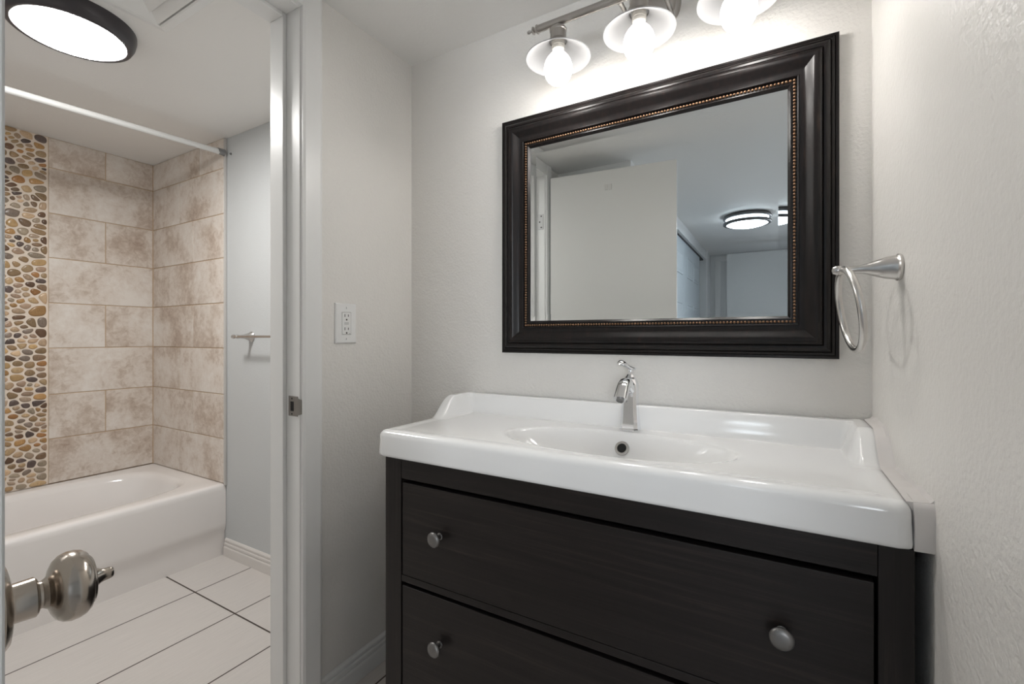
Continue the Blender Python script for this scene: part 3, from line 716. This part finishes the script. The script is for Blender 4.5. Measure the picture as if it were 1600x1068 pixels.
# beading
bm = NB(); ins = .0848; x0, x1, z0, z1 = MX0+ins, MX1-ins, MZ0+ins, MZ1-ins
pts = []
nx = round((x1-x0)/.0078); nz_ = round((z1-z0)/.0078)
pts += [(x0+(x1-x0)*i/nx, z0) for i in range(nx)] + [(x1, z0+(z1-z0)*i/nz_) for i in range(nz_)] + [(x1-(x1-x0)*i/nx, z1) for i in range(nx)] + [(x0, z1-(z1-z0)*i/nz_) for i in range(nz_)]
for x, z in pts: bmesh.ops.create_icosphere(bm, subdivisions=2, radius=.0034, matrix=Matrix.Translation((x, D-.0158, z)))
obj('beading', bm, M_bead, mr, True)
# glass with ground bevel
gx0, gx1, gz0, gz1 = MX0+.0975, MX1-.0975, MZ0+.0975, MZ1-.0975; yb = D-.0082; bw = .0195
bm = NB()
o4 = [(gx0, gz0), (gx1, gz0), (gx1, gz1), (gx0, gz1)]; i4 = [(gx0+bw, gz0+bw), (gx1-bw, gz0+bw), (gx1-bw, gz1-bw), (gx0+bw, gz1-bw)]
ov_ = [bm.verts.new((x, yb-.0006, z)) for x, z in o4]; iv_ = [bm.verts.new((x, yb, z)) for x, z in i4]; bk = [bm.verts.new((x, yb+.004, z)) for x, z in o4]
for k in range(4):
    j = (k+1) % 4; bm.faces.new((ov_[k], ov_[j], iv_[j], iv_[k])); bm.faces.new((ov_[j], ov_[k], bk[k], bk[j]))
bm.faces.new(iv_); bm.faces.new(bk[::-1])
obj('mirror_glass', bm, M_mirror, mr)

# ------------------------------------------------------------------ vanity light
LY = 1.12; BZ = H+.839; LX = (-.506, -.2915, -.074)
vl = thing('vanity_light', 'brushed steel bar light with three glowing bulbs above the mirror', 'wall light', (-.290, D, H+.875))
bm = NB(); lathe(bm, (-.290, D, H+.878), (0, -1, 0), [(0, .072), (.004, .072), (.008, .068), (.010, .060), (.013, .058), (.017, .050), (.019, .0), ], 64); obj('wall_canopy', bm, M_sconce, vl, True, 35)
bm = NB()
b0, b1 = -.600, .020
fin = [(0, 0), (.002, .0035), (.006, .0052), (.010, .0045), (.013, .003), (.016, .003), (.0175, .0085), (.020, .0105), (.0225, .0085), (.024, .005), (.027, .005), (.0285, .009), (.031, .0118), (.0335, .0118), (.0345, .0098)]
Ltot = b1-b0
pr = fin + [(Ltot-.0345, .0098)] + [(Ltot-t, r) for t, r in reversed(fin[:-1])]
lathe(bm, (b0, LY, BZ), (1, 0, 0), pr, 28); obj('crossbar', bm, M_sconce, vl, True, 35)
for px_ in (-.342, -.240):
    bm = NB(); tube(bm, [(px_, LY+.004, BZ), (px_, LY+.07, BZ+.003), (px_, D-.010, BZ+.006)], .0055, 14); lathe(bm, (px_, LY+.008, BZ), (0, 1, 0), [(0, .0075), (.006, .0075), (.007, .0055)], 16); obj('support_arm', bm, M_sconce, vl, True, 40)
RIMZ = H+.741
for x in LX:
    bm = NB(); lathe(bm, (x, LY, BZ-.006), (0, 0, -1), [(0, .0065), (.006, .0065), (.010, .008), (.012, .020), (.016, .0228), (.020, .0228), (.022, .0212), (.046, .0212), (.050, .0225)], 32, cap1=False)
    obj('lamp_holder', bm, M_sconce, vl, True, 35)
    # shade: flared metal dish, outside steel, inside white enamel greyed against bulb glare
    bm = NB(); top = BZ-.050
    outer = [(0, .0225), (.010, .030), (.022, .047), (.034, .066), (.044, .0835), (.0462, .0862)]
    dzf = (top-RIMZ)/.0462
    outer = [(t*dzf, r) for t, r in outer]; inner = [(t+.0016, r-.0012) for t, r in reversed(outer)]
    lathe(bm, (x, LY, top), (0, 0, -1), outer, 64, mi=0, cap0=False, cap1=False)
    lathe(bm, (x, LY, top), (0, 0, -1), [outer[-1]]+inner+[(.0022, .012)], 64, mi=1, cap0=False, cap1=False)
    bmesh.ops.remove_doubles(bm, verts=bm.verts, dist=1e-6)
    sh = obj('lamp_shade', bm, [M_sconce, M_shadein], vl, True, 60)
    bm = NB(); lathe(bm, (x, LY, top-.001), (0, 0, -1), [(0, .0175), (.008, .0175), (.010, .0165), (.013, .0172), (.016, .0160), (.020, .0168), (.024, .0155), (.024, .012)], 28, cap1=False); obj('socket', bm, M_socket, vl, True, 30)
    bt = top-.020
    bm = NB(); lathe(bm, (x, LY, bt), (0, 0, -1), [(0, .0125), (.007, .0132), (.012, .0155), (.019, .0220), (.027, .0285), (.036, .0338), (.046, .0365), (.056, .0372), (.066, .0362), (.076, .0330), (.084, .0282), (.091, .0210), (.0955, .0125), (.0972, 0)], 40)
    obj('light_bulb', bm, M_bulb, vl, True)

# ------------------------------------------------------------------ towel ring
ty, tz = 1.040, H+.1225; wx = rwx(ty)
tr = thing('towel_ring', 'brushed nickel towel ring on the right wall beside the mirror', 'towel ring', (wx, ty, tz))
ax = Vector((-1, -.042, 0)).normalized()
bm = NB(); lathe(bm, (wx, ty, tz), ax, [(0, .0225), (.002, .0238), (.005, .0238), (.0075, .0215), (.008, .0212), (.020, .0195), (.034, .0150), (.048, .0098), (.060, .0072), (.076, .0066), (.084, .0072), (.089, .0085), (.094, .0088), (.099, .0065), (.101, 0)], 40)
obj('wall_mount', bm, M_nickel, tr, True, 35)
top_ = Vector((wx, ty, tz)) + ax*.0835; R0 = .0745
dn = Vector((.145, 0, -1)).normalized(); sd = Vector((.095, -1, 0)).normalized(); sd = (sd - dn*sd.dot(dn)).normalized()
cen = top_ + dn*(R0-.001) 
bm = NB(); tube(bm, [cen + (-dn*math.cos(2*PI*k/72) + sd*math.sin(2*PI*k/72))*R0 for k in range(72)], .0060, 18, closed=True)
obj('ring', bm, M_nickel, tr, True)

# ------------------------------------------------------------------ hall, seen in the mirror
def panel_door(name, x, y0, y1, z0, z1, th, label):
    d = sempty(name, (x, (y0+y1)/2, z0), label, 'closet door')
    bm = NB(); box(bm, x-th, x, y0, y1, z0, z1, .001)
    W = y1-y0; s = .115; cw = .08; pw = (W-2*s-cw)/2; hh = z1-z0
    rows = [(z0+.22, z0+.22+hh*.27), (z0+.33+hh*.27, z0+.33+hh*.27+hh*.27), (z1-.12-.20, z1-.12)]
    for a, b in rows:
        for k in range(2):
            ya = y0+s+k*(pw+cw); yb_ = ya+pw
            def rg(i, xx): return [(xx, ya+i, a+i), (xx, yb_-i, a+i), (xx, yb_-i, b-i), (xx, ya+i, b-i)]
            loft(bm, [rg(0, x+.0002), rg(.004, x+.006), rg(.014, x+.004), rg(.018, x-.0+.0015), rg(.035, x+.006), rg(.04, x+.0065)], False, True)
    obj('door_leaf', bm, M_closet, d); return d
panel_door('door_2', -.742, -2.88, -1.955, .01, H+.875, .033, 'blue-white six-panel sliding closet door seen in the mirror, far one')
panel_door('door_3', -.742, -1.950, -1.02, .01, H+.875, .033, 'blue-white six-panel sliding closet door mostly behind the open door')
panel_door('door_4', -.785, -3.115, -2.20, .01, H+.875, .033, 'six-panel sliding closet door on the rear track, seen in the mirror')
bm = NB(); box(bm, -.826, -.735, -3.118, -1.002, H+.872, H+.8845); struct(obj('trim_4', bm, mat('track_grey', (.06, .06, .06), .5, .5)), 'dark sliding door track under the closet header', 'door track')
bm = NB(); box(bm, -.709, -.697, -3.19, -3.12, 0, CZ-.001, .002); struct(obj('trim_5', bm, M_trim), 'white vertical casing at the end of the closet', 'door casing')
# far door with casing
bm = NB(); box(bm, -.655, -.590, -3.5, -3.485, 0, H+.90, .002); box(bm, -.655, .40, -3.5, -3.485, H+.90, H+.96, .002); struct(obj('trim_6', bm, M_trim), 'white casing of the far doorway, seen in the mirror', 'door casing')
d5 = sempty('door_5', (-.48, -3.0, 0), 'plain white door standing open at the end of the hall, seen in the mirror', 'door')
bm = NB(); box(bm, -.48, .30, -3.035, -3.0, .01, H+.900, .0015); obj('door_leaf', bm, M_hallwall, d5)
# hall light
M_ring = mat('dark_nickel_ring', (.16, .16, .165), .4, .8)
hl = thing('hall_ceiling_light', 'round double-ring glowing ceiling light reflected in the mirror', 'ceiling light', (-.215, -1.66, CZ))
hx_, hy_ = -.215, -1.66
bm = NB(); lathe(bm, (hx_, hy_, CZ), (0, 0, -1), [(0, .168), (.008, .170), (.014, .176), (.026, .176), (.031, .170), (.031, .158)], 64, cap1=False); obj('ring', bm, M_ring, hl, True, 40)
bm = NB(); lathe(bm, (hx_, hy_, CZ-.052), (0, 0, -1), [(0, .157), (0, .170), (.005, .176), (.017, .176), (.022, .170), (.022, .150)], 64, cap0=False, cap1=False); obj('ring', bm, M_ring, hl, True, 40)
bm = NB(); lathe(bm, (hx_, hy_, CZ), (0, 0, -1), [(.012, .155), (.068, .155), (.080, .13), (.090, .09), (.096, .04), (.098, 0)], 64); obj('diffuser', bm, M_halllamp, hl, True, 50)
